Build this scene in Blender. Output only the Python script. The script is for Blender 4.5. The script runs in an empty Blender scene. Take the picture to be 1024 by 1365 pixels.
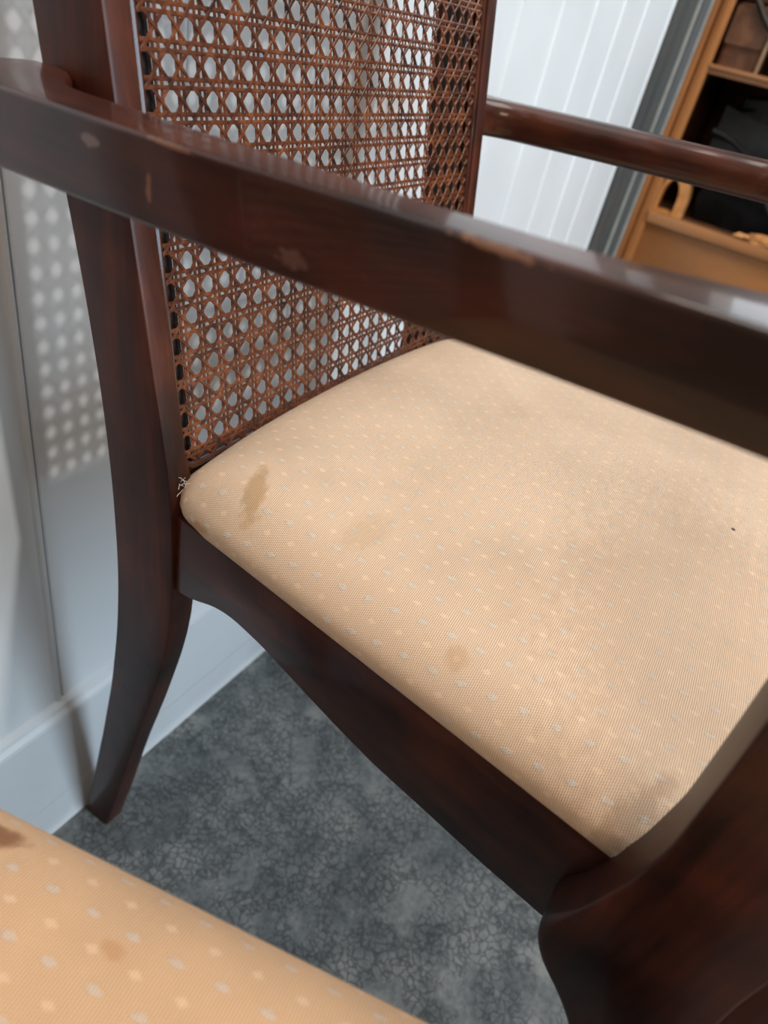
import bpy, bmesh, math, random
import numpy as np
from mathutils import Matrix, Vector
random.seed(7)
rng = np.random.default_rng(7)
S = bpy.context.scene
COL = S.collection
H = 0.684                      # floor is z = 0; chair coordinates below are measured from the cane's reference row

# ------------------------------------------------------------------ camera
F_PX = 933.3
R = np.array([[0.52881737, -0.82572562, 0.19628903],
              [-0.4188046, -0.45502332, -0.78584762],
              [0.73821061, 0.33336312, -0.58644192]])   # rows: camera right, down, forward
cam = bpy.data.cameras.new('camera')
cam.sensor_fit = 'VERTICAL'; cam.sensor_height = 24.0
cam.lens = 24.0 * F_PX / 1365.0
cam.clip_start = 0.01; cam.clip_end = 50
cam.dof.use_dof = True; cam.dof.focus_distance = 0.37; cam.dof.aperture_fstop = 5.2
co = bpy.data.objects.new('camera', cam); COL.objects.link(co)
M = Matrix.Identity(4)
for i in range(3):
    M[i][0] = R[0][i]; M[i][1] = -R[1][i]; M[i][2] = -R[2][i]
M[0][3], M[1][3], M[2][3] = -0.2537, -0.2667, 0.0304 + H
co.matrix_world = M
S.camera = co

# ------------------------------------------------------------------ world and lights
w = bpy.data.worlds.new('world'); S.world = w; w.use_nodes = True
bg = w.node_tree.nodes['Background']
bg.inputs[0].default_value = (1.0, 0.93, 0.86, 1); bg.inputs[1].default_value = 0.30

def area(name, loc, target, size, power, color, size_y=None):
    l = bpy.data.lights.new(name, 'AREA'); l.energy = power; l.color = color
    l.shape = 'RECTANGLE'; l.size = size; l.size_y = size_y or size
    o = bpy.data.objects.new(name, l); COL.objects.link(o)
    o.location = loc
    o.rotation_euler = (Vector(target) - Vector(loc)).to_track_quat('-Z', 'Y').to_euler()
    return o
# small lamp in front of the chairs: it throws the cane shadow on the wall
area('shop_lamp', (0.09, -3.0, H + 1.90), (0.05, 0.0, H - 0.2), 0.11, 40, (1.0, 0.97, 0.94), 0.11)
# daylight through the glass shop door, low and in front
area('door_light', (0.35, -3.1, 0.85), (0.1, 0.0, 0.40), 1.1, 66, (0.66, 0.84, 1.0), 1.6)
# overhead fill light, added to brighten the seat
area('overhead_fill', (0.3, -0.5, H + 1.9), (0.3, -0.5, 0), 1.2, 33, (1.0, 0.95, 0.88), 1.2)
# warm shop light from the left
area('warm_left_light', (-2.0, -1.0, H + 1.0), (0, -.1, H - .2), .8, 17, (1.0, 0.72, 0.48), .8)

S.view_settings.view_transform = 'Standard'
S.view_settings.look = 'None'
S.view_settings.gamma = 1.0
S.view_settings.exposure = 0.0
S.view_settings.use_curve_mapping = False

# ------------------------------------------------------------------ node helpers
class NT:
    def __init__(s, name):
        s.m = bpy.data.materials.new(name); s.m.use_nodes = True
        s.t = s.m.node_tree; s.b = s.t.nodes['Principled BSDF']
    def n(s, typ, **kw):
        nd = s.t.nodes.new(typ)
        for k, v in kw.items():
            if k.startswith('i_'): nd.inputs[int(k[2:])].default_value = v
            else: setattr(nd, k, v)
        return nd
    def l(s, a, b): s.t.links.new(a, b)
    def math(s, op, a, b=None, clamp=False):
        nd = s.n('ShaderNodeMath', operation=op); nd.use_clamp = clamp
        for i, v in enumerate((a, b)):
            if v is None: continue
            if isinstance(v, (int, float)): nd.inputs[i].default_value = v
            else: s.l(v, nd.inputs[i])
        return nd.outputs[0]
    def mix(s, fac, a, b):
        nd = s.n('ShaderNodeMix', data_type='RGBA')
        for i, v in ((0, fac), (6, a), (7, b)):
            if isinstance(v, (int, float)): nd.inputs[i].default_value = v
            elif isinstance(v, tuple): nd.inputs[i].default_value = (*v, 1)
            else: s.l(v, nd.inputs[i])
        return nd.outputs[2]
    def coord(s, kind='Object', scale=(1, 1, 1), rot=(0, 0, 0)):
        tc = s.n('ShaderNodeTexCoord'); mp = s.n('ShaderNodeMapping')
        mp.inputs['Scale'].default_value = scale; mp.inputs['Rotation'].default_value = rot
        s.l(tc.outputs[kind], mp.inputs[0]); return mp.outputs[0]
    def noise(s, vec, scale, detail=4, rough=.55, dist=0):
        nd = s.n('ShaderNodeTexNoise'); s.l(vec, nd.inputs['Vector'])
        nd.inputs['Scale'].default_value = scale; nd.inputs['Detail'].default_value = detail
        nd.inputs['Roughness'].default_value = rough; nd.inputs['Distortion'].default_value = dist
        return nd.outputs[0]
    def ramp(s, fac, stops):
        nd = s.n('ShaderNodeValToRGB'); e = nd.color_ramp.elements
        while len(e) < len(stops): e.new(.5)
        for el, (p, c) in zip(e, stops):
            el.position = p; el.color = (*c, 1) if len(c) == 3 else c
        s.l(fac, nd.inputs[0]); return nd.outputs[0]
    def step(s, v, lo, hi):
        nd = s.n('ShaderNodeMapRange'); nd.clamp = True; nd.interpolation_type = 'SMOOTHSTEP'
        s.l(v, nd.inputs[0]); nd.inputs[1].default_value = lo; nd.inputs[2].default_value = hi
        return nd.outputs[0]
    def bump(s, h, strength, dist):
        nd = s.n('ShaderNodeBump'); nd.inputs['Strength'].default_value = strength
        nd.inputs['Distance'].default_value = dist; s.l(h, nd.inputs['Height']); 
        s.l(nd.outputs[0], s.b.inputs['Normal']); return nd
    def set(s, **kw):
        for k, v in kw.items():
            i = s.b.inputs[k.replace('_', ' ')]
            if isinstance(v, (int, float)): i.default_value = v
            elif isinstance(v, tuple): i.default_value = (*v, 1)
            else: s.l(v, i)

def wood_mat(name, grain_scale, dark=(0.013, 0.0038, 0.0024), mid=(0.050, 0.0125, 0.0060), lite=(0.110, 0.028, 0.0115), rough=.36, coat=.22, crough=.12, marks=()):
    t = NT(name)
    v = t.coord('Object', grain_scale)
    a = t.noise(v, 14, 6, .62, .35)
    fine = t.noise(v, 90, 4, .7)
    v2 = t.coord('Object')
    blotch = t.noise(v2, 22, 3, .5)
    f = t.math('ADD', t.math('MULTIPLY', a, .55), t.math('MULTIPLY', blotch, .45))
    f = t.math('ADD', f, t.math('MULTIPLY', t.math('SUBTRACT', fine, .5), .5))
    c = t.ramp(f, [(.34, dark), (.52, mid), (.72, lite)])
    for (x, y, z, rx, ry, rz, col, amt) in marks:
        mp = t.n('ShaderNodeMapping', vector_type='POINT')
        mp.inputs['Location'].default_value = (-x / rx, -y / ry, -z / rz)
        mp.inputs['Scale'].default_value = (1 / rx, 1 / ry, 1 / rz)
        t.l(v2, mp.inputs[0])
        ln = t.n('ShaderNodeVectorMath', operation='LENGTH'); t.l(mp.outputs[0], ln.inputs[0])
        e = t.math('ADD', ln.outputs['Value'], t.math('MULTIPLY', t.math('SUBTRACT', t.noise(v2, 420, 3), .5), 1.6))
        c = t.mix(t.math('MULTIPLY', t.math('SUBTRACT', 1.0, t.step(e, .6, 1.05)), amt), c, col)
    t.set(Base_Color=c, Roughness=t.math('ADD', rough, t.math('MULTIPLY', fine, .12)), Coat_Weight=coat, Coat_Roughness=crough, Specular_IOR_Level=.22)
    t.bump(fine, .12, .0004)
    return t.m

WOOD_Z = wood_mat('mahogany_upright_grain', (1, 1, .07), rough=.42, coat=.12)
WOOD_Y = wood_mat('mahogany_rail_grain', (1, .07, 1))
WOOD_X = wood_mat('mahogany_cross_grain', (.07, 1, 1))
# arm: object origin is the chair base (0.143, -0.2, 0)
def am(x, y, z): return (x - .143, y + .2, z + H)
WOOD_ARM = wood_mat('mahogany_arm_grain', (1, .07, 1), rough=.30, coat=.5, crough=.08, marks=[
    (*am(-.092, -.066, -.0245), .006, .0055, .0022, (.30, .24, .23), .45),
    (*am(-.092, -.092, -.031), .006, .0012, .0055, (.34, .17, .11), .5),
    (*am(-.092, -.148, -.034), .006, .0060, .0030, (.22, .13, .11), .35),
    (*am(-.092, -.205, -.0125), .006, .0140, .0012, (.42, .20, .10), .35),
    (*am(-.093, -.100, -.017), .006, .0110, .0008, (.34, .16, .09), .35),
])

def cane_mat():
    t = NT('stained_cane')
    v = t.coord('Object')
    a = t.noise(v, 260, 3, .6); b = t.noise(v, 55, 3)
    f = t.math('ADD', t.math('MULTIPLY', a, .55), t.math('MULTIPLY', b, .45))
    c = t.ramp(f, [(.36, (.018, .0050, .0022)), (.52, (.105, .029, .0105)), (.70, (.23, .072, .026))])
    t.set(Base_Color=c, Roughness=.30, Coat_Weight=.25, Coat_Roughness=.08, Specular_IOR_Level=.3)
    t.bump(a, .25, .0002)
    return t.m
CANE = cane_mat()

def fabric_mat(name, base, rib_dark, rot_deg, stains_shade, speck=None, spot_gain=1.0):
    t = NT(name)
    uvn = t.n('ShaderNodeUVMap'); mp = t.n('ShaderNodeMapping'); t.l(uvn.outputs[0], mp.inputs[0])
    mp.inputs['Rotation'].default_value = (0, 0, math.radians(rot_deg))
    wob = t.n('ShaderNodeTexNoise'); wob.inputs['Scale'].default_value = 30; wob.inputs['Detail'].default_value = 2
    t.l(mp.outputs[0], wob.inputs['Vector'])
    sub = t.n('ShaderNodeVectorMath', operation='SUBTRACT'); t.l(wob.outputs['Color'], sub.inputs[0]); sub.inputs[1].default_value = (.5, .5, .5)
    scl = t.n('ShaderNodeVectorMath', operation='SCALE'); t.l(sub.outputs[0], scl.inputs[0]); scl.inputs['Scale'].default_value = .0022
    addv = t.n('ShaderNodeVectorMath', operation='ADD'); t.l(mp.outputs[0], addv.inputs[0]); t.l(scl.outputs[0], addv.inputs[1])
    sx = t.n('ShaderNodeSeparateXYZ'); t.l(addv.outputs[0], sx.inputs[0])
    X, Y = sx.outputs[0], sx.outputs[1]
    TAU = 2 * math.pi
    rib = t.math('SINE', t.math('MULTIPLY', Y, TAU / .00098))
    cross = t.math('SINE', t.math('MULTIPLY', t.math('ADD', X, t.math('MULTIPLY', Y, .35)), TAU / .0011))
    weave = t.math('ADD', t.math('MULTIPLY', rib, .40), t.math('MULTIPLY', cross, .14))
    weave = t.math('ADD', weave, .60, clamp=True)
    # woven dashes on a centred lattice
    px, py = .0160, .0144
    def cell(v, p, off):
        u = t.math('ADD', t.math('DIVIDE', v, p), off)
        return t.math('MULTIPLY', t.math('SUBTRACT', t.math('SUBTRACT', u, t.math('FLOOR', u)), .5), p)
    def spots(off, rx, ry):
        dx, dy = cell(X, px, off), cell(Y, py, off)
        ex, ey = t.math('DIVIDE', dx, rx), t.math('DIVIDE', dy, ry)
        r = t.math('ADD', t.math('ABSOLUTE', ex), t.math('ABSOLUTE', ey))
        r2 = t.math('ADD', r, t.math('MULTIPLY', t.math('SUBTRACT', t.noise(mp.outputs[0], 700, 2), .5), .9))
        return t.math('SUBTRACT', 1.0, t.step(r2, .75, 1.05)), dx
    s1, dx1 = spots(.0, .0016, .0034)
    bars = t.step(t.math('ABSOLUTE', t.math('SINE', t.math('MULTIPLY', dx1, math.pi / .0010))), .25, .6)
    s1 = t.math('MULTIPLY', s1, bars)
    s2, _ = spots(.5, .0016, .0026)
    big = t.noise(mp.outputs[0], 9, 4, .6)
    c = t.mix(weave, rib_dark, base)
    c = t.mix(t.step(big, .40, .75), c, t.mix(weave, tuple(v * .80 for v in rib_dark), tuple(v * .86 for v in base)))
    c = t.mix(t.math('MULTIPLY', s2, .55 * spot_gain), c, (.86, .62, .42))
    c = t.mix(t.math('MULTIPLY', s1, .90 * spot_gain), c, (.66, .63, .57))
    for (x, y, rx, ry, ang, col, amt) in stains_shade:
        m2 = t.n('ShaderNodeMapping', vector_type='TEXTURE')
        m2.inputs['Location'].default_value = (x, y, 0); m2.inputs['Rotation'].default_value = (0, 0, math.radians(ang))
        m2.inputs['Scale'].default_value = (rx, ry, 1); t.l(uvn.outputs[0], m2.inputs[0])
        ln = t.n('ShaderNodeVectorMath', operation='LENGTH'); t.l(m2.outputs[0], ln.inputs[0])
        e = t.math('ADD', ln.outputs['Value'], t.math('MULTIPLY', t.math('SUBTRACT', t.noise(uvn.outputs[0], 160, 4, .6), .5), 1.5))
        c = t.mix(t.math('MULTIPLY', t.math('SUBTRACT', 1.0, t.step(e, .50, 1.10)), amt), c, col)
    t.set(Base_Color=c, Roughness=t.math('SUBTRACT', .78, t.math('MULTIPLY', s1, .48)), Sheen_Weight=.08, Sheen_Roughness=.5)
    hgt = t.math('ADD', weave, t.math('MULTIPLY', s1, .8))
    t.bump(hgt, .75, .00045)
    return t.m

# ------------------------------------------------------------------ mesh helpers
def link(name, verts, faces, mat, parent=None, smooth=True, uv=None, kind=None, label=None, wn=False):
    """verts in world coordinates (z measured with H already added); parent is an Empty or part"""
    me = bpy.data.meshes.new(name)
    me.from_pydata([tuple(v) for v in verts], [], faces); me.update()
    bm = bmesh.new(); bm.from_mesh(me)
    bmesh.ops.recalc_face_normals(bm, faces=bm.faces); bm.to_mesh(me); bm.free()
    if uv is not None:
        ul = me.uv_layers.new(name='UVMap')
        for lp in me.loops: ul.data[lp.index].uv = uv[lp.vertex_index]
    me.materials.append(mat)
    for p in me.polygons: p.use_smooth = smooth
    if smooth: me.set_sharp_from_angle(angle=math.radians(38))
    o = bpy.data.objects.new(name, me); COL.objects.link(o)
    if parent is not None:
        root = parent
        while root.parent: root = root.parent
        inv = ROOTS[root.name]
        me.transform(inv)
        o.parent = parent
    if kind: o['kind'] = kind
    if label: o['label'] = label
    return o

ROOTS = {}
def thing(name, label, cat, base, build=None, group=None):
    """Empty at base. build = matrix mapping local geometry coordinates' origin (default: translation by base)"""
    o = bpy.data.objects.new(name, None); COL.objects.link(o)
    o.empty_display_size = .05
    o.location = base
    o['label'] = label; o['category'] = cat
    if group: o['group'] = group
    ROOTS[o.name] = Matrix.Translation(Vector(base)).inverted()
    return o

def loft(rings, closed=False):
    n = len(rings[0]); V = [p for r in rings for p in r]; Fc = []
    for i in range(len(rings) - 1 + (1 if closed else 0)):
        a = i * n; b = ((i + 1) % len(rings)) * n
        for k in range(n):
            k2 = (k + 1) % n
            Fc.append((a + k, a + k2, b + k2, b + k))
    if not closed:
        Fc.append(tuple(range(n))[::-1]); Fc.append(tuple(range((len(rings) - 1) * n, len(rings) * n)))
    return V, Fc

def rr(u0, u1, v0, v1, r, n=3):
    """rounded rectangle, list of (u, v); r may be 4 radii for (u1v1, u0v1, u0v0, u1v0)"""
    rs = r if isinstance(r, (tuple, list)) else (r,) * 4
    out = []
    for (cu, cv, a0, q) in ((u1, v1, 0, rs[0]), (u0, v1, 90, rs[1]), (u0, v0, 180, rs[2]), (u1, v0, 270, rs[3])):
        su = -1 if cu == u1 else 1; sv = -1 if cv == v1 else 1
        for k in range(n + 1):
            a = math.radians(a0 + 90 * k / n)
            out.append((cu + su * q + q * math.cos(a), cv + sv * q + q * math.sin(a)))
    return out

def interp(tab, x):
    xs = [t[0] for t in tab]
    order = sorted(range(len(xs)), key=lambda i: xs[i])
    xs = [xs[i] for i in order]
    return [float(np.interp(x, xs, [tab[i][k] for i in order])) for k in range(1, len(tab[0]))]

def smoothtab(tab, x, h):
    """moving average of the table to round the kinks"""
    a = np.array([interp(tab, x + d) for d in np.linspace(-h, h, 7)])
    return a.mean(axis=0)

def box(x0, x1, y0, y1, z0, z1, r=.001, axis='z', n=2):
    rg = []
    if axis == 'z':
        for z in (z0, z1): rg.append([(u, v, z) for u, v in rr(x0, x1, y0, y1, r, n)])
    elif axis == 'y':
        for y in (y0, y1): rg.append([(u, y, v) for u, v in rr(x0, x1, z0, z1, r, n)])
    else:
        for x in (x0, x1): rg.append([(x, u, v) for u, v in rr(y0, y1, z0, z1, r, n)])
    return loft(rg)

def xf(V, Mx): return [tuple(Mx @ Vector(v)) for v in V]

def tube(path, rad, n=8):
    rings = []
    P = [Vector(p) for p in path]
    up = Vector((0, 0, 1))
    for i, p in enumerate(P):
        d = (P[min(i + 1, len(P) - 1)] - P[max(i - 1, 0)]).normalized()
        a = d.cross(up)
        if a.length < 1e-3: a = d.cross(Vector((1, 0, 0)))
        a.normalize(); b = d.cross(a).normalized()
        r = rad[i] if isinstance(rad, (list, tuple)) else rad
        rings.append([tuple(p + r * (a * math.cos(2 * math.pi * k / n) + b * math.sin(2 * math.pi * k / n))) for k in range(n)])
    return loft(rings)

# ------------------------------------------------------------------ plain materials
def wall_mat():
    t = NT('white_painted_panel')
    v = t.coord('Object', (1, 1, .12))
    n = t.noise(v, 30, 5, .6); d = t.noise(t.coord('Object'), 6, 4)
    c = t.mix(t.step(d, .35, .75), (.76, .78, .79), (.70, .715, .72))
    t.set(Base_Color=c, Roughness=.42)
    t.bump(n, .12, .0015)
    return t.m
WALL = wall_mat()
def simple(name, col, rough=.5, col2=None, scale=40, bump=0, grain=(1, 1, 1), coat=0, metal=0, bd=.001):
    t = NT(name)
    v = t.coord('Object', grain)
    n = t.noise(v, scale, 5, .6)
    t.set(Base_Color=t.mix(t.step(n, .35, .68), col, col2 or tuple(c * .8 for c in col)), Roughness=rough, Coat_Weight=coat, Metallic=metal)
    if bump: t.bump(n, bump, bd)
    return t.m
TRIM = simple('charcoal_ribbed_trim', (.066, .068, .064), .40, (.052, .055, .054), 6)
RIB = simple('highlit_grey_rib', (.30, .305, .28), .35)  # highlights along the trim ribs, painted in as a paler grey
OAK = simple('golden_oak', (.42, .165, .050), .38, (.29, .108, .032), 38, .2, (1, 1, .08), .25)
OAK_Y = simple('golden_oak_cross', (.40, .175, .062), .38, (.28, .115, .040), 38, .2, (1, .08, 1), .25)
OAK_PANEL = simple('oak_veneer_panel', (.38, .155, .045), .45, (.30, .122, .036), 30, .1, (1, .2, .6), .1)
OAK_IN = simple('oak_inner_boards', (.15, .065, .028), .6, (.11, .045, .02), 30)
BLACK = simple('black_leather', (.0025, .0028, .0032), .45, (.006, .0065, .007), 60, .5)
BLACK.node_tree.nodes['Principled BSDF'].inputs['Specular IOR Level'].default_value = .18
LEATHER = simple('brown_leather', (.17, .07, .030), .45, (.085, .034, .016), 28, .4)
TAN = simple('tan_suede', (.30, .19, .10), .7, (.22, .13, .065), 22, .3)
STRAP = simple('dark_strap', (.028, .016, .011), .5)
CARVED = simple('light_carved_wood', (.70, .33, .11), .45, (.50, .21, .065), 45, .2)
THREAD = simple('loose_white_thread', (.55, .53, .46), .9)
LIP_SHADE = simple('cane_lip_shade', (.020, .009, .006), .6)  # shade inside the cane edge holes, put into the lip colour
DARKGAP = simple('dark_undercloth', (.012, .010, .010), .9)

def floor_mat():
    t = NT('mottled_grey_concrete')
    v = t.coord('Object')
    ds = t.n('ShaderNodeTexNoise'); ds.inputs['Scale'].default_value = 60; ds.inputs['Detail'].default_value = 4; t.l(v, ds.inputs['Vector'])
    sub = t.n('ShaderNodeVectorMath', operation='SUBTRACT'); t.l(ds.outputs['Color'], sub.inputs[0]); sub.inputs[1].default_value = (.5, .5, .5)
    sc = t.n('ShaderNodeVectorMath', operation='SCALE'); t.l(sub.outputs[0], sc.inputs[0]); sc.inputs['Scale'].default_value = .022
    ad = t.n('ShaderNodeVectorMath', operation='ADD'); t.l(v, ad.inputs[0]); t.l(sc.outputs[0], ad.inputs[1])
    vo = t.n('ShaderNodeTexVoronoi', feature='DISTANCE_TO_EDGE'); vo.inputs['Scale'].default_value = 120; t.l(ad.outputs[0], vo.inputs['Vector'])
    crack = t.math('SUBTRACT', 1.0, t.step(vo.outputs['Distance'], .0, .16))
    big = t.noise(v, 9, 5, .6); mid = t.noise(v, 28, 5, .65, .6); fine = t.noise(v, 170, 4, .7)
    f = t.math('ADD', t.math('MULTIPLY', big, .40), t.math('MULTIPLY', mid, .38))
    f = t.math('ADD', f, t.math('MULTIPLY', fine, .26))
    c = t.ramp(f, [(.40, (.055, .066, .072)), (.50, (.140, .156, .160)), (.62, (.270, .285, .275))])
    cm = t.math('MULTIPLY', crack, t.step(t.noise(v, 20, 4), .38, .50))
    c = t.mix(t.math('MULTIPLY', cm, .70), c, (.030, .036, .040))
    t.set(Base_Color=c, Roughness=t.math('ADD', .42, t.math('MULTIPLY', mid, .3)))
    t.bump(t.math('SUBTRACT', fine, t.math('MULTIPLY', cm, .6)), .25, .0012)
    return t.m

# ------------------------------------------------------------------ setting
def struct(name, V, Fc, mat, smooth=False, parent=None):
    if parent is None: ROOTS.setdefault(name, Matrix.Identity(4))
    o = link(name, V, Fc, mat, parent, smooth=smooth)
    if parent is None: o['kind'] = 'structure'; ROOTS[o.name] = Matrix.Identity(4)
    return o
WY = .097
struct('floor', *box(-2.2, 1.9, -3.2, WY + .05, -.05, 0, .0), floor_mat())
wall = struct('wall_back', *box(-1.6, 1.9, WY + .004, WY + .05, 0, 1.7, .0), WALL)
joints = [-1.50, -1.39, -1.28, -1.165, -1.05, -.935, -.82, -.705, -.59, -.475, -.36, -.245, -.131, -.018, .110, .2385, .353, .4675, .582, .698, .812, .923, 1.030, 1.178]
for a, b in zip(joints[:-1], joints[1:]):
    rings = []
    prof = [(a + .0012, WY + .006), (a + .0012, WY + .0008), (a + .0022, WY), (b - .0065, WY), (b - .0055, WY - .0012), (b - .0045, WY - .0020), (b - .0022, WY - .0020), (b - .0012, WY - .0010), (b - .0008, WY + .006)]
    V, Fc = loft([[(x, y, z) for x, y in prof] for z in (.171, 1.68)])
    link('wall_panel', V, Fc, WALL, wall, smooth=False)
# baseboard with a two-step sloped cap and a shallow shoe strip
pf = [(WY + .004, .0), (.0870, .0), (.0870, .0500), (.0880, .0503), (.0880, .0511), (.0870, .0514), (.0870, .157), (.0878, .1605), (.0905, .1650), (.0915, .1685), (WY - .0005, .1725), (WY + .004, .1725)]
V, Fc = loft([[(x, y, z) for y, z in pf] for x in (-1.6, 1.30)])
struct('baseboard_back', V, Fc, WALL)
# charcoal ribbed corner trim between the white panels and the cabinet
tp = [(1.178, WY + .01), (1.178, WY - .010), (1.186, WY - .014), (1.236, WY - .014), (1.240, WY - .021), (1.252, WY - .021), (1.256, WY - .012), (1.262, WY - .006),
      (1.300, WY - .006), (1.330, WY - .010), (1.336, WY - .019), (1.350, WY - .019), (1.354, WY - .008), (1.372, WY - .006), (1.372, WY + .01)]
V, Fc = loft([[(x, y, z) for x, y in tp] for z in (0, 1.68)])
tr = struct('trim_1', V, Fc, TRIM)
for xr in (1.2462, 1.3430):
    V, Fc = tube([(xr, WY - (.0215 if xr < 1.3 else .0195), .002), (xr, WY - (.0215 if xr < 1.3 else .0195), 1.679)], .0042, 8); link('trim_rib', V, Fc, RIB, tr)
SHOPWALL = simple('dim_shop_wall', (.20, .145, .105), .7, (.13, .095, .07), 3)
struct('wall_left', *box(-2.3, -2.2, -3.3, WY + .004, 0, 2.9, 0), SHOPWALL)
struct('wall_front', *box(-2.2, 1.9, -3.3, -3.2, 0, 2.9, 0), SHOPWALL)
# daylit window on the right-hand wall, above the cabinet
GLOW = bpy.data.materials.new('daylit_pane'); GLOW.use_nodes = True
_b = GLOW.node_tree.nodes['Principled BSDF']; _b.inputs['Base Color'].default_value = (.8, .9, 1, 1)
_b.inputs['Emission Color'].default_value = (.86, .93, 1, 1); _b.inputs['Emission Strength'].default_value = 1.5
wn = struct('window_1', *box(1.760, 1.800, -.86, -.80, H + .30, H + .98, .002), WALL)
for (a0, a1, b0, b1) in ((-.12, -.06, .30, .98), (-.80, -.12, .30, .35), (-.80, -.12, .93, .98), (-.475, -.445, .35, .93)):
    link('window_frame', *box(1.762, 1.799, a0, a1, H + b0, H + b1, .002), WALL, wn)
for (a0, a1) in ((-.80, -.475), (-.445, -.12)):
    link('pane', *box(1.785, 1.792, a0, a1, H + .35, H + .93, .0), GLOW, wn, smooth=False)
struct('wall_right', *box(1.80, 1.9, -3.2, WY + .004, 0, 1.7, 0), SHOPWALL)

# ------------------------------------------------------------------ chair
XC = .143
def mirror(V): return [(2 * XC - x, y, z) for x, y, z in V]
def up(V): return [(x, y, z + H) for x, y, z in V]

POST = [  # z, y_front, y_rear
    (.36, .0600, .0960), (.30, .0490, .0880), (.12, .0172, .0590), (.0, -.0040, .0385), (-.02, -.0077, .0360), (-.07, -.0164, .0258), (-.11, -.0235, .0190), (-.137, -.0280, .0152), (-.17, -.0343, .0112),
    (-.206, -.0402, .0085), (-.235, -.0412, .0076), (-.28, -.0408, .0078), (-.30, -.0402, .0086), (-.324, -.0380, .0104), (-.3614, -.0308, .0145),
    (-.426, -.0143, .0250), (-.51, .0095, .0430), (-.60, .0320, .0640), (-.684, .0550, .0850)]
def xo(z):
    if z > -.07: return -.0345
    if z > -.2: return -.0345 + (-.07 - z) * .027
    return -.0310 + (-.2 - z) * .035
def back_post():
    rings = []
    for z in np.arange(-.684, .301, .008):
        yf, yr = smoothtab(POST, z, .016) if -.66 < z < .28 else interp(POST, z)
        x0 = xo(z); x1 = x0 + .0145 + .0050 * min(1, max(0, (-.19 - z) / .03))
        rings.append([(u, v, z) for u, v in rr(x0, x1, yf, yr, .0016, 2)])
    return loft(rings)

LEAN = .17527
def cane_pt(x, t, off=0):
    """t = distance down the cane plane from row 0, off = forward of the plane"""
    return (x, -math.sin(LEAN) * t - math.cos(LEAN) * off, -math.cos(LEAN) * t + math.sin(LEAN) * off)

PX, PT = .0127, .01346
T_TOP, T_BOT = -20.5 * PT, 15.35 * PT

def cane_web():
    V, Fc = [], []
    def inside(c, r): return -1.42 <= c <= 23.92 and -20.5 <= r <= 15.35
    def strand(pts, wd, th):
        # pts: list (c, r, off); half round strip
        P = [Vector((c * PX, r * PT, o)) for c, r, o in pts]
        base = len(V)
        for i, p in enumerate(P):
            d = (P[min(i + 1, len(P) - 1)] - P[max(i - 1, 0)]); d.z = 0; d.normalize()
            s = Vector((-d.y, d.x, 0))
            for (a, b) in ((-.5, -.30), (-.34, .32), (0, .5), (.34, .32), (.5, -.30)):
                q = p + s * (a * wd)
                V.append(cane_pt(q.x, q.y, q.z + b * th))
        for i in range(len(P) - 1):
            for k in range(5):
                k2 = (k + 1) % 5
                Fc.append((base + i * 5 + k, base + i * 5 + k2, base + i * 5 + 5 + k2, base + i * 5 + 5 + k))
    D = .124
    # uprights in pairs
    for k in range(-1, 24):
        for s in (-1, 1):
            c = k + .5 + s * D + random.uniform(-.012, .012)
            pts = [(c + random.uniform(-.006, .006), r, .00015 * math.cos(2 * math.pi * (r - .5 * s))) for r in np.arange(-20.5, 15.36, .25)]
            strand(pts, .00180, .0007)
    for j in range(-21, 15):
        for s in (-1, 1):
            r0 = j + .5 + s * D + random.uniform(-.012, .012)
            pts = [(c, r0 + random.uniform(-.006, .006), .0005 + .0002 * math.cos(2 * math.pi * c + math.pi * (s + 1) / 2)) for c in np.arange(-1.42, 23.93, .25)]
            strand(pts, .00185, .0007)
    for sg in (-1, 1):
        for m in range(-24, 46):
            pts = []
            for c in np.arange(-1.45, 23.96, .25):
                # c + sg*r = m + .5
                r = sg * (m + .5 - c)
                if not inside(c, r): continue
                o = (.0006 if sg > 0 else .0005) + .0003 * math.cos(2 * math.pi * c + (0 if sg > 0 else math.pi))
                pts.append((c + random.uniform(-.008, .008), r, o))
            if len(pts) > 2: strand(pts, .00180, .0007)
    return V, Fc

def member(x0, x1, t0, t1, o0, o1, axis, r=.0015):
    """a bar of the back frame laid in the lean plane; axis 'x' or 't'"""
    rings = []
    if axis == 't':
        for t in (t0, t1): rings.append([cane_pt(u, t, v) for u, v in rr(x0, x1, o0, o1, r, 2)])
    else:
        for x in (x0, x1): rings.append([cane_pt(x, u, v) for u, v in rr(t0, t1, o0, o1, r, 2)])
    return loft(rings)

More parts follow.
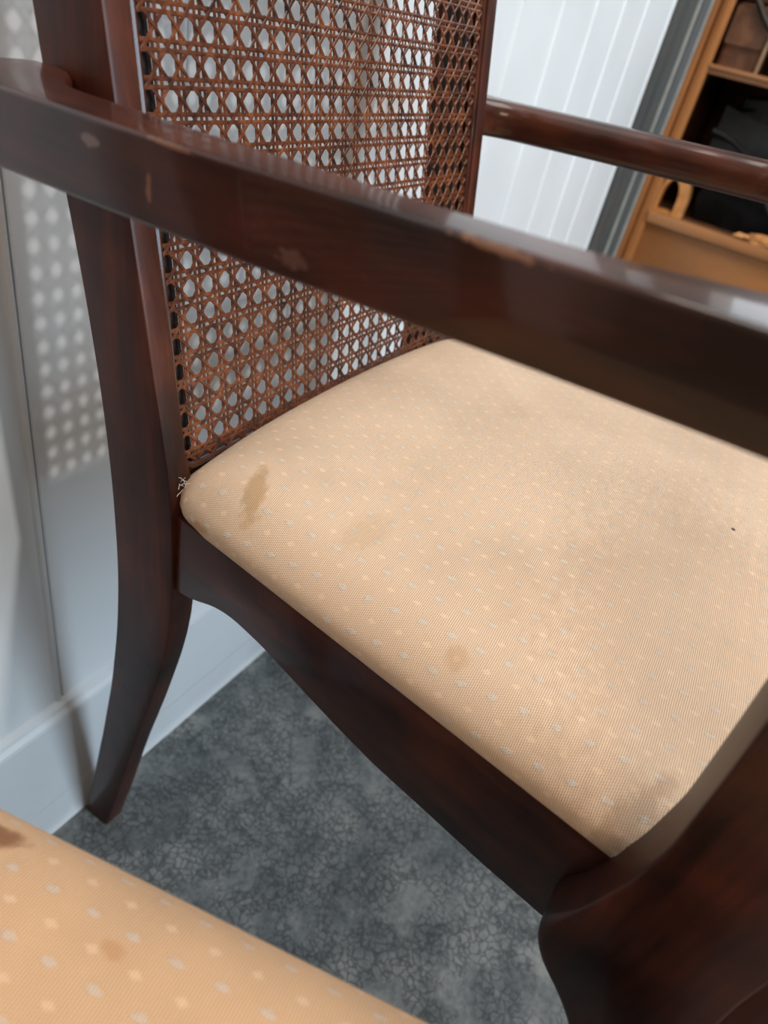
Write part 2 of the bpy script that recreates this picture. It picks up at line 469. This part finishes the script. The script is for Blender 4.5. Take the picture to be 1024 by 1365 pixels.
# arm: y, x_inner, x_outer, z_top
ARM = [(.0345, -.0520, -.0840, -.0208), (.0335, -.0420, -.0885, -.0206), (.0300, -.0368, -.0900, -.0205), (.024, -.0350, -.0905, -.0205), (.016, -.0352, -.0907, -.0205), (.008, -.0400, -.0910, -.0205), (.002, -.0470, -.0912, -.0204),
       (-.010, -.0570, -.0914, -.0200), (-.025, -.0612, -.0918, -.0193), (-.05, -.0635, -.0924, -.0182), (-.09, -.0670, -.0934, -.0164), (-.13, -.0678, -.0940, -.0146),
       (-.18, -.0700, -.0925, -.0124), (-.22, -.0690, -.0915, -.0106), (-.245, -.0625, -.0912, -.0095), (-.27, -.0540, -.0912, -.0085), (-.30, -.0500, -.0912, -.0078), (-.345, -.0500, -.0905, -.0085), (-.372, -.0520, -.0895, -.0125), (-.388, -.056, -.087, -.0200)]
def arm_mesh(dx=0, dz=0, far=False):
    rings = []
    ys = list(np.arange(.0345, .0, -.0015)) + list(np.arange(.0, -.388, -.006)) + [-.388]
    for y in ys:
        xi, xout, zt = (smoothtab(ARM, y, .006) if -.37 < y < .026 else interp(ARM, y))
        th = .0265 if y > -.36 else .0265 - (-.36 - y) * .25
        rings.append([(u, y, v) for u, v in rr(xout, xi, zt - th, zt, ((.0110, .0070, .0030, .006) if far else (.0035, .0022, .0018, .003)), 6)])
    V, Fc = loft(rings)
    V = [(x - dx * min(1, max(0, -y / .25)), y, z + dz) for x, y, z in V]
    return V, Fc

# front post and leg: z, y_rear, y_front, x_out, x_in
FRONT = [(-.028, -.3130, -.378, -.0890, -.0570), (-.06, -.3125, -.3730, -.0880, -.0570), (-.10, -.3138, -.3690, -.0868, -.0570), (-.13, -.3155, -.3670, -.0855, -.0570), (-.17, -.3172, -.3660, -.0835, -.0570),
         (-.20, -.3150, -.3660, -.0815, -.0570), (-.225, -.3105, -.3665, -.0802, -.0570), (-.245, -.3055, -.3680, -.0795, -.0565), (-.255, -.3010, -.3690, -.0800, -.0550), (-.268, -.3008, -.3710, -.0800, -.0540), (-.282, -.3075, -.3735, -.0795, -.0530),
         (-.295, -.3185, -.3770, -.0782, -.0520), (-.31, -.3300, -.3810, -.0780, -.0510), (-.34, -.3450, -.3885, -.0775, -.0500), (-.42, -.3640, -.4060, -.077, -.049), (-.52, -.3860, -.4240, -.0765, -.048), (-.62, -.4050, -.4380, -.076, -.048), (-.684, -.4160, -.4460, -.076, -.048)]
def front_leg(ztop=-.030):
    rings = []
    for z in list(np.arange(-.684, ztop, .006)) + [ztop]:
        yr, yf, xa, xb = smoothtab(FRONT, z, .006) if -.67 < z < ztop - .01 else interp(FRONT, z)
        k = min(1, max(0, (-.235 - z) / .03))          # the knee below the rail is rounder
        r = .0016 + .0050 * k
        rings.append([(u, v, z) for u, v in rr(xa, xb, yf, yr, (.002, r, .0020, .002), 4)])
    return loft(rings)

def rail_x(y): return -.0262 - (-.045 - y) * .113
RAILB = [(-.040, -.2830), (-.052, -.2810), (-.062, -.2765), (-.075, -.2702), (-.09, -.2675), (-.115, -.2698), (-.145, -.2765), (-.175, -.2825), (-.20, -.2865), (-.23, -.2880), (-.27, -.2905), (-.33, -.2910)]
def side_rail():
    rings = []
    for y in np.linspace(-.0395, -.335, 60):
        zb = smoothtab(RAILB, y, .006)[0]
        x = rail_x(y)
        rings.append([(u, y, v) for u, v in rr(x, x + .019, zb, -.2255, .0012, 2)])
    return loft(rings)

# seat cushion -----------------------------------------------------
def half_w(y): return .1700 + (-.045 - y) * .113
def lift(x, y):
    f = min(1, max(0, (y + .150) / .085)); f = f * f * (3 - 2 * f)
    return .0095 * f * (1 - min(1, abs(x - XC) / .178) ** 5)
def seat_mesh():
    Y0, Y1 = -.0365, -.392
    # plan outline sampled clockwise with rounded corners, around centre (XC, -.21)
    def ring(inset, nside=26):
        pts = []
        def corner(cx, cy, r, a0, a1, n=9):
            for k in range(n): 
                a = math.radians(a0 + (a1 - a0) * k / (n - 1)); pts.append((cx + r * math.cos(a), cy + r * math.sin(a)))
        hr, hf = half_w(Y0), half_w(Y1)
        rr_, rf = .016, .045
        # rear edge bulges a little backwards in the middle
        corner(XC + hr - rr_, Y0 - rr_, rr_, 90, 6)
        for k in range(1, nside):
            f = k / nside; y = (Y0 - rr_) * (1 - f) + (Y1 + rf) * f; pts.append((XC + half_w(y), y))
        corner(XC + half_w(Y1 + rf) - rf, Y1 + rf, rf, 0, -90)
        for k in range(1, nside): 
            f = k / nside; x = (XC + hf - rf) * (1 - f) + (XC - hf + rf) * f; pts.append((x, Y1 - .012 * math.sin(math.pi * f)))
        corner(XC - half_w(Y1 + rf) + rf, Y1 + rf, rf, -90, -180)
        for k in range(1, nside):
            f = k / nside; y = (Y1 + rf) * (1 - f) + (Y0 - rr_) * f; pts.append((XC - half_w(y), y))
        corner(XC - hr + rr_, Y0 - rr_, rr_, 174, 90)
        for k in range(1, nside):
            f = k / nside; x = (XC - hr + rr_) * (1 - f) + (XC + hr - rr_) * f; pts.append((x, Y0 + .007 * math.sin(math.pi * f)))
        return pts
    base = ring(0)
    n = len(base); C = (XC, -.205)
    # normals of outline
    nrm = []
    for i in range(n):
        a, b = base[i - 1], base[(i + 1) % n]
        d = Vector((b[0] - a[0], b[1] - a[1])).normalized(); nv = Vector((d.y, -d.x))
        if nv.dot(Vector((base[i][0] - C[0], base[i][1] - C[1]))) < 0: nv = -nv
        nrm.append(nv)
    V, UV, rings = [], [], []
    # (outward offset, z, uv outward)
    skirt = [(-.006, -.2270, .0225), (-.001, -.2258, .0200), (.0012, -.2225, .0165), (.0024, -.2180, .0120), (.0018, -.2135, .0075), (-.0006, -.2090, .0035)]
    for off, z, uo in skirt:
        rings.append([len(V) + i for i in range(n)])
        for i, (x, y) in enumerate(base):
            V.append((x + nrm[i].x * off, y + nrm[i].y * off, z + lift(x, y) * max(0, (z + .2258) / .0168))); UV.append((x + nrm[i].x * (uo - .002), y + nrm[i].y * (uo - .002)))
    N = 26
    for s in range(1, N + 1):
        f = 1 - s / N
        f2 = f
        rings.append([len(V) + i for i in range(n)])
        for i, (x, y) in enumerate(base):
            bx, by = x - nrm[i].x * .0035, y - nrm[i].y * .0035
            if s < N:
                px, py = C[0] + (bx - C[0]) * (1 - (s / N) ** 1.25 if s else 1), C[1] + (by - C[1]) * (1 - (s / N) ** 1.25)
            else: px, py = C
            g = (s / N) ** 1.25
            edge = 1 - (1 - min(1, g / .13)) ** 2
            z = -.2055 + .0085 * edge + .0135 * (1 - (1 - g) ** 2)
            z += .0007 * math.sin(px * 55 + 1.0) * math.sin(py * 47) * min(1, g * 4)
            V.append((px, py, z + lift(px, py))); UV.append((px, py))
    Fc = []
    for a, b in zip(rings[:-1], rings[1:]):
        for i in range(n):
            j = (i + 1) % n; Fc.append((a[i], a[j], b[j], b[i]))
    Fc.append(tuple(rings[0])[::-1])
    return V, Fc, UV

TH2 = math.radians(6.4); OX2, OY2 = -.3815, -.0285
def side_uv(wx, wy):
    """seat cloth coordinates of the second chair for a place on the floor plan"""
    dx, dy = wx - (OX2 + .2 * math.sin(TH2)), wy - (OY2 - .2 * math.cos(TH2))
    c_, s_ = math.cos(-TH2), math.sin(-TH2)
    return (dx * c_ - dy * s_ + XC, dx * s_ + dy * c_ - .2)
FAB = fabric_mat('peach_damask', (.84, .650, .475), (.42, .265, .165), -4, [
    (-.0125, -.0825, .0195, .0068, 30, (.44, .27, .12), .72),
    (.004, -.1430, .020, .011, -8, (.52, .34, .18), .32),
    (-.0400, -.058, .0040, .0120, 8, (.42, .20, .06), .65),
    (-.0330, -.2190, .006, .007, 0, (.50, .28, .13), .40),
    (.020, -.225, .030, .022, 30, (.60, .42, .26), .22),
    (.055, -.320, .030, .020, 30, (.60, .42, .26), .22),
    (-.056, -.308, .030, .0075, -20, (.30, .19, .11), .42),
    (.060, -.300, .150, .075, 12, (.46, .30, .19), .38),  # broad shading of the seat front, painted into the cloth colour
    (.170, -.3052, .0016, .0016, 0, (.02, .02, .02), .95),
])
FAB2 = fabric_mat('peach_damask_side_chair', (.74, .47, .27), (.52, .30, .155), -4, [(*side_uv(-.199, -.1400), .0060, .0110, 20, (.22, .085, .025), .9), (*side_uv(-.201, -.195), .003, .004, 0, (.50, .24, .10), .6)], spot_gain=.6)

def build_chair(name, label, armless, base, part_labels=True):
    root = thing(name, label, 'chair', base)
    # geometry is built for a chair centred on XC and y = -.2
    ROOTS[root.name] = Matrix.Translation(Vector((XC, -.2, 0))).inverted()
    V, Fc = back_post(); V = up(V)
    link('back_post', V, Fc, WOOD_Z, root); link('back_post', mirror(V), Fc, WOOD_Z, root)
    # lips carrying the cane, bottom and crest rails
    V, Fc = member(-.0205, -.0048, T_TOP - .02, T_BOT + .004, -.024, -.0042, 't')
    link('cane_frame', up(V), Fc, LIP_SHADE, root); link('cane_frame', mirror(up(V)), Fc, LIP_SHADE, root)
    V, Fc = member(-.0205, -.0150, T_TOP - .02, T_BOT + .004, -.0060, -.0008, 't')
    link('cane_rebate', up(V), Fc, WOOD_Z, root); link('cane_rebate', mirror(up(V)), Fc, WOOD_Z, root)
    V, Fc = member(-.0150, .301, T_BOT - .004, T_BOT + .022, -.013, -.0012, 'x')
    link('lower_back_rail', up(V), Fc, WOOD_X, root)
    V, Fc = member(-.0345, .3205, T_TOP - .045, T_TOP + .006, -.026, .004, 'x', .008)
    link('crest_rail', up(V), Fc, WOOD_X, root)
    V, Fc = cane_web(); link('cane_webbing', up(V), Fc, CANE, root, kind='stuff', label='glossy brown woven cane with octagonal holes')
    # spline bead around the cane
    path = [cane_pt(-.0180, T_TOP, .0008)] + [cane_pt(-.0178, t, .0008) for t in np.linspace(T_TOP + .01, T_BOT - .014, 30)]
    path += [cane_pt(-.0178 + .010 * (1 - math.cos(a)), T_BOT - .014 + .010 * math.sin(a), .0008) for a in np.linspace(.1, math.pi / 2, 8)]
    path += [cane_pt(x, T_BOT - .004, .0008) for x in np.linspace(0, .286, 20)]
    path += [cane_pt(.286 + .0178 - .010 * (1 - math.cos(a)), T_BOT - .014 + .010 * math.sin(a), .0008) for a in np.linspace(math.pi / 2, .1, 8)]
    path += [cane_pt(.3038, t, .0008) for t in np.linspace(T_BOT - .014, T_TOP, 30)]
    V, Fc = tube(path, .0019, 8); link('cane_bead', up(V), Fc, WOOD_BEAD, root)
    # seat rails
    V, Fc = side_rail(); V = up(V)
    link('side_rail', V, Fc, WOOD_Y, root); link('side_rail', mirror(V), Fc, WOOD_Y, root)
    V, Fc = box(-.0115, .2975, -.040, -.020, -.285, -.2255, .0012, 'x'); link('back_rail', up(V), Fc, WOOD_X, root)
    V, Fc = box(-.048, .334, -.378, -.357, -.290, -.2275, .002, 'x'); link('front_rail', up(V), Fc, WOOD_X, root)
    V, Fc, UV = seat_mesh()
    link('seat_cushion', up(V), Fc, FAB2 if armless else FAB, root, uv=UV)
    V, Fc = front_leg(-.245 if armless else -.030); V = up(V)
    link('front_leg', V, Fc, WOOD_Z, root); link('front_leg', mirror(V), Fc, WOOD_Z, root)
    if not armless:
        br = []
        for z in np.linspace(-.330, -.130, 30):
            q = math.sin(math.pi * min(1, max(0, (z + .330) / .200))) ** .6
            br.append([(u, v, z) for u, v in rr(-.0755, -.058, -.362 - .052 * q - .004, -.360, .002, 3)])
        V, Fc = loft(br); V = up(V)
        link('leg_bracket', V, Fc, WOOD_Z, root); link('leg_bracket', mirror(V), Fc, WOOD_Z, root)
        V, Fc = arm_mesh(); link('armrest', up(V), Fc, WOOD_ARM, root)
        V, Fc = arm_mesh(.006, -.001, True); link('armrest', mirror(up(V)), Fc, WOOD_ARM, root)
        # frayed threads at the rear seat corner
        Vt, Ft = [], []
        for k in range(10):
            p = Vector((-.0250 + random.uniform(-.001, .004), -.0410 + random.uniform(-.003, .0035), -.2045 + random.uniform(-.002, .004)))
            pts = [p.copy()]
            d = Vector((random.uniform(-1, .4), random.uniform(-.3, 1), random.uniform(-.2, 1.0))).normalized()
            for q in range(4):
                d = (d + Vector((random.uniform(-.8, .8), random.uniform(-.8, .8), random.uniform(-.9, .7)))).normalized(); p = p + d * .0013; pts.append(p.copy())
            v, f = tube(pts, .00018, 4); b = len(Vt); Vt += v; Ft += [tuple(b + i for i in q) for q in f]
        link('frayed_threads', up(Vt), Ft, THREAD, root, kind='stuff', label='white frayed threads at the rear corner')
    return root

WOOD_BEAD = wood_mat('mahogany_bead', (1, 1, .07), rough=.16, coat=1.0)
chair = build_chair('dining_armchair', 'dark mahogany armchair with woven cane back and stained peach patterned seat', False, (XC, -.2, 0))
side = build_chair('dining_side_chair', 'armless dark wooden chair with orange-peach patterned seat cut off at lower left', True, (XC, -.2, 0))
# second chair stands to the left, turned a little
th = TH2; ox, oy = OX2, OY2
side.rotation_euler = (0, 0, th)
side.location = (ox + .2 * math.sin(th), oy - .2 * math.cos(th), 0)

# ------------------------------------------------------------------ oak cabinet with open shelves
X0 = 1.37
cab = thing('shelf_cabinet', 'golden oak cabinet with open shelves behind the far armrest', 'cabinet', (X0 + .2, -.35, 0))
def cbox(name, x0, x1, y0, y1, z0, z1, mat, axis='z', r=.002, label=None):
    V, Fc = box(x0, x1, y0, y1, z0 + H, z1 + H, r, axis); return link(name, V, Fc, mat, cab, label=label)
YL, YR = .086, -.86
cbox('face_board', X0, X0 + .022, .0690, YL, -H, .235, OAK)
cbox('face_board', X0 + .003, X0 + .022, .0460, .0660, -H, .235, OAK)
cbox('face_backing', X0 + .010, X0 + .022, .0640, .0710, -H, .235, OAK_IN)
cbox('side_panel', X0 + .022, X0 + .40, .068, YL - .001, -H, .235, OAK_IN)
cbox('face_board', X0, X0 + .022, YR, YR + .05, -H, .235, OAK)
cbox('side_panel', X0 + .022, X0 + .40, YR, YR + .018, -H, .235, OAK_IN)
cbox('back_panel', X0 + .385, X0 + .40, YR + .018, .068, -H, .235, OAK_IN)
cbox('top_board', X0 - .01, X0 + .41, YR - .01, YL + .004, .235, .258, OAK_Y, 'y')
# upper shelf with a two-step moulded edge
cbox('shelf', X0 + .002, X0 + .385, YR + .05, .046, .0345, .0420, OAK_Y, 'y')
cbox('shelf_moulding', X0 + .008, X0 + .030, YR + .05, .046, .0260, .0345, OAK_Y, 'y')
# lower rail, shelf floor and panel beneath
cbox('lower_rail', X0, X0 + .022, YR + .05, .046, -.2430, -.2215, OAK_Y, 'y')
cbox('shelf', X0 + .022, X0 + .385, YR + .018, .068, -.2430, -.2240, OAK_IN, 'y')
cbox('lower_panel', X0 + .012, X0 + .022, YR + .05, .046, -H + .06, -.2430, OAK_PANEL)
cbox('plinth', X0 + .004, X0 + .022, YR + .05, .046, -H, -H + .06, OAK_Y, 'y')

def lump(name, label, cat, c, size, mat, seed, amp=.12, freq=2.2, flat=.0, n=3, power=.6, rot=0):
    """soft folded item: rounded box with creases"""
    bm = bmesh.new(); bmesh.ops.create_cube(bm, size=2)
    bmesh.ops.subdivide_edges(bm, edges=bm.edges[:], cuts=14, use_grid_fill=True)
    import mathutils.noise as mn
    for v in bm.verts:
        p = v.co.copy(); s = p.normalized()
        q = p * (1 - power) + s * power * 1.25
        k = mn.noise(q * freq + Vector((seed, 0, 0))); k2 = 1 - abs(mn.noise(q * freq * 1.7 + Vector((0, seed, 3)))) * 2
        q = q * (1 + amp * k + amp * .7 * k2)
        v.co = Vector((q.x * size[0], q.y * size[1], q.z * size[2]))
    zmin = min(v.co.z for v in bm.verts)
    for v in bm.verts:
        if v.co.z < zmin * .8: v.co.z = zmin * .8
    zmin *= .8
    V = [tuple(v.co + Vector((c[0], c[1], c[2] - zmin))) for v in bm.verts]; Fc = [tuple(v.index for v in f.verts) for f in bm.faces]
    bm.free()
    if rot:
        Mr = Matrix.Rotation(math.radians(rot), 4, 'Z'); cc = Vector(c); V = [tuple(Mr @ (Vector(v) - cc) + cc) for v in V]
    if cat is None: return V, Fc
    t = thing(name, label, cat, c); return t, V, Fc

ZS, ZU = H - .2240, H + .0420
t, V, Fc = lump('leather_bag', 'large black creased leather bag filling the cabinet\'s middle shelf', 'bag', (X0 + .180, -.172, ZS), (.110, .150, .118), BLACK, 3.1, .10, 1.9, power=.35)
link('bag_body', V, Fc, BLACK, t)
# folded flap and strap of the bag
fv = []
for k in range(15):
    a = k / 14; fv.append([(X0 + .026 + .008 * math.sin(a * 5 + j * .6) - .006 * math.sin(j / 9 * math.pi), -.01 - .27 * a, ZS + .21 - .012 * j - .02 * math.sin(a * 3) - .0002 * j * j) for j in range(10)])
rings = [fv[k] + [(x + .004, y, z) for x, y, z in reversed(fv[k])] for k in range(15)]
V, Fc = loft(rings); link('bag_flap', V, Fc, BLACK, t)
V, Fc = tube([(X0 + .018 + .006 * math.sin(k * .9), -.005 - .022 * k, ZS + .165 - .013 * k + .02 * math.sin(k * .5)) for k in range(12)], .006, 8); link('bag_strap', V, Fc, BLACK, t)

# curved light wooden piece at the left end of the shelf
t = thing('carved_wood_ring', 'pale arched wooden piece beside the black bag, at the shelf\'s left end', 'ornament', (X0 + .045, .020, ZS))
V, Fc = [], []
outer = []; inner = []
for k in range(17):
    a = math.pi * (k / 16)
    outer.append((.020 + .030 * math.cos(a) - .0, ZS + .030 + .052 * math.sin(a))); inner.append((.026 + .018 * math.cos(a), ZS + .028 + .038 * math.sin(a)))
prof = [(outer[0][0], ZS)] + outer + [(outer[-1][0], ZS)] + [(inner[-1][0], ZS)] + inner[::-1] + [(inner[0][0], ZS)]
n = len(prof)
V = [(X0 + .030, y, z) for y, z in prof] + [(X0 + .070, y, z) for y, z in prof]
Fc = [(i, (i + 1) % n, n + (i + 1) % n, n + i) for i in range(n)] 
half = n // 2
for i in range(half - 1):
    j = n - 1 - i
    Fc.append((i, i + 1, j - 1, j)); Fc.append((n + i, n + j, n + j - 1, n + i + 1))
link('wood_arch', V, Fc, CARVED, t)
V, Fc = box(X0 + .034, X0 + .066, -.011, .048, ZS, ZS + .006, .002); link('wood_foot', V, Fc, CARVED, t)

# small carved scrap lying on the lower rail
t, V, Fc = lump('carved_wood_claw', 'small reddish carved wooden claw lying on the cabinet rail under the bag', 'ornament', (X0 + .011, -.190, H - .2215), (.009, .030, .0075), CARVED, 8.2, .30, 2.6, power=.7)
link('claw_body', V, Fc, CARVED, t)
for k in range(3):
    V, Fc = tube([(X0 + .010, -.158 + .004 * k, H - .2150), (X0 + .004, -.146 + .006 * k, H - .2120), (X0 + .002, -.139 + .007 * k, H - .2175)], [.004, .0035, .0018], 6)
    link('claw_toe', V, Fc, CARVED, t)

# upper compartment: brown leather case, dark strap, tan cushion, black pouch
t = thing('leather_case', 'brown scuffed leather case on the cabinet\'s upper shelf', 'case', (X0 + .10, .006, ZU))
V, Fc = box(X0 + .03, X0 + .17, -.032, .043, ZU, ZU + .098, .010, 'z', 4); link('case_body', V, Fc, LEATHER, t)
V, Fc = box(X0 + .022, X0 + .032, -.028, .040, ZU + .035, ZU + .094, .004, 'x', 3); link('case_flap', V, Fc, LEATHER, t)
V, Fc = box(X0 + .018, X0 + .031, -.037, -.031, ZU + .0, ZU + .060, .002, 'z', 2); link('case_edge', V, Fc, TAN, t, label='pale edge binding')
V, Fc = tube([(X0 + .016, .036 - .012 * k, ZU + .118 - .0085 * k + .004 * math.sin(k)) for k in range(9)], .0055, 8); link('case_strap', V, Fc, STRAP, t, label='dark diagonal strap')
t, V, Fc = lump('suede_cushion', 'tan suede bundle lying on top of the brown leather case', 'bundle', (X0 + .12, -.045, ZU + .1015), (.075, .085, .035), TAN, 5.5, .14, 1.8, power=.5)
link('bundle_body', V, Fc, TAN, t)
t, V, Fc = lump('black_pouch', 'black pouch on the upper shelf, right of the brown leather case', 'pouch', (X0 + .11, -.160, ZU), (.07, .085, .040), BLACK, 11.5, .16, 2.2, power=.5)
link('pouch_body', V, Fc, BLACK, t)
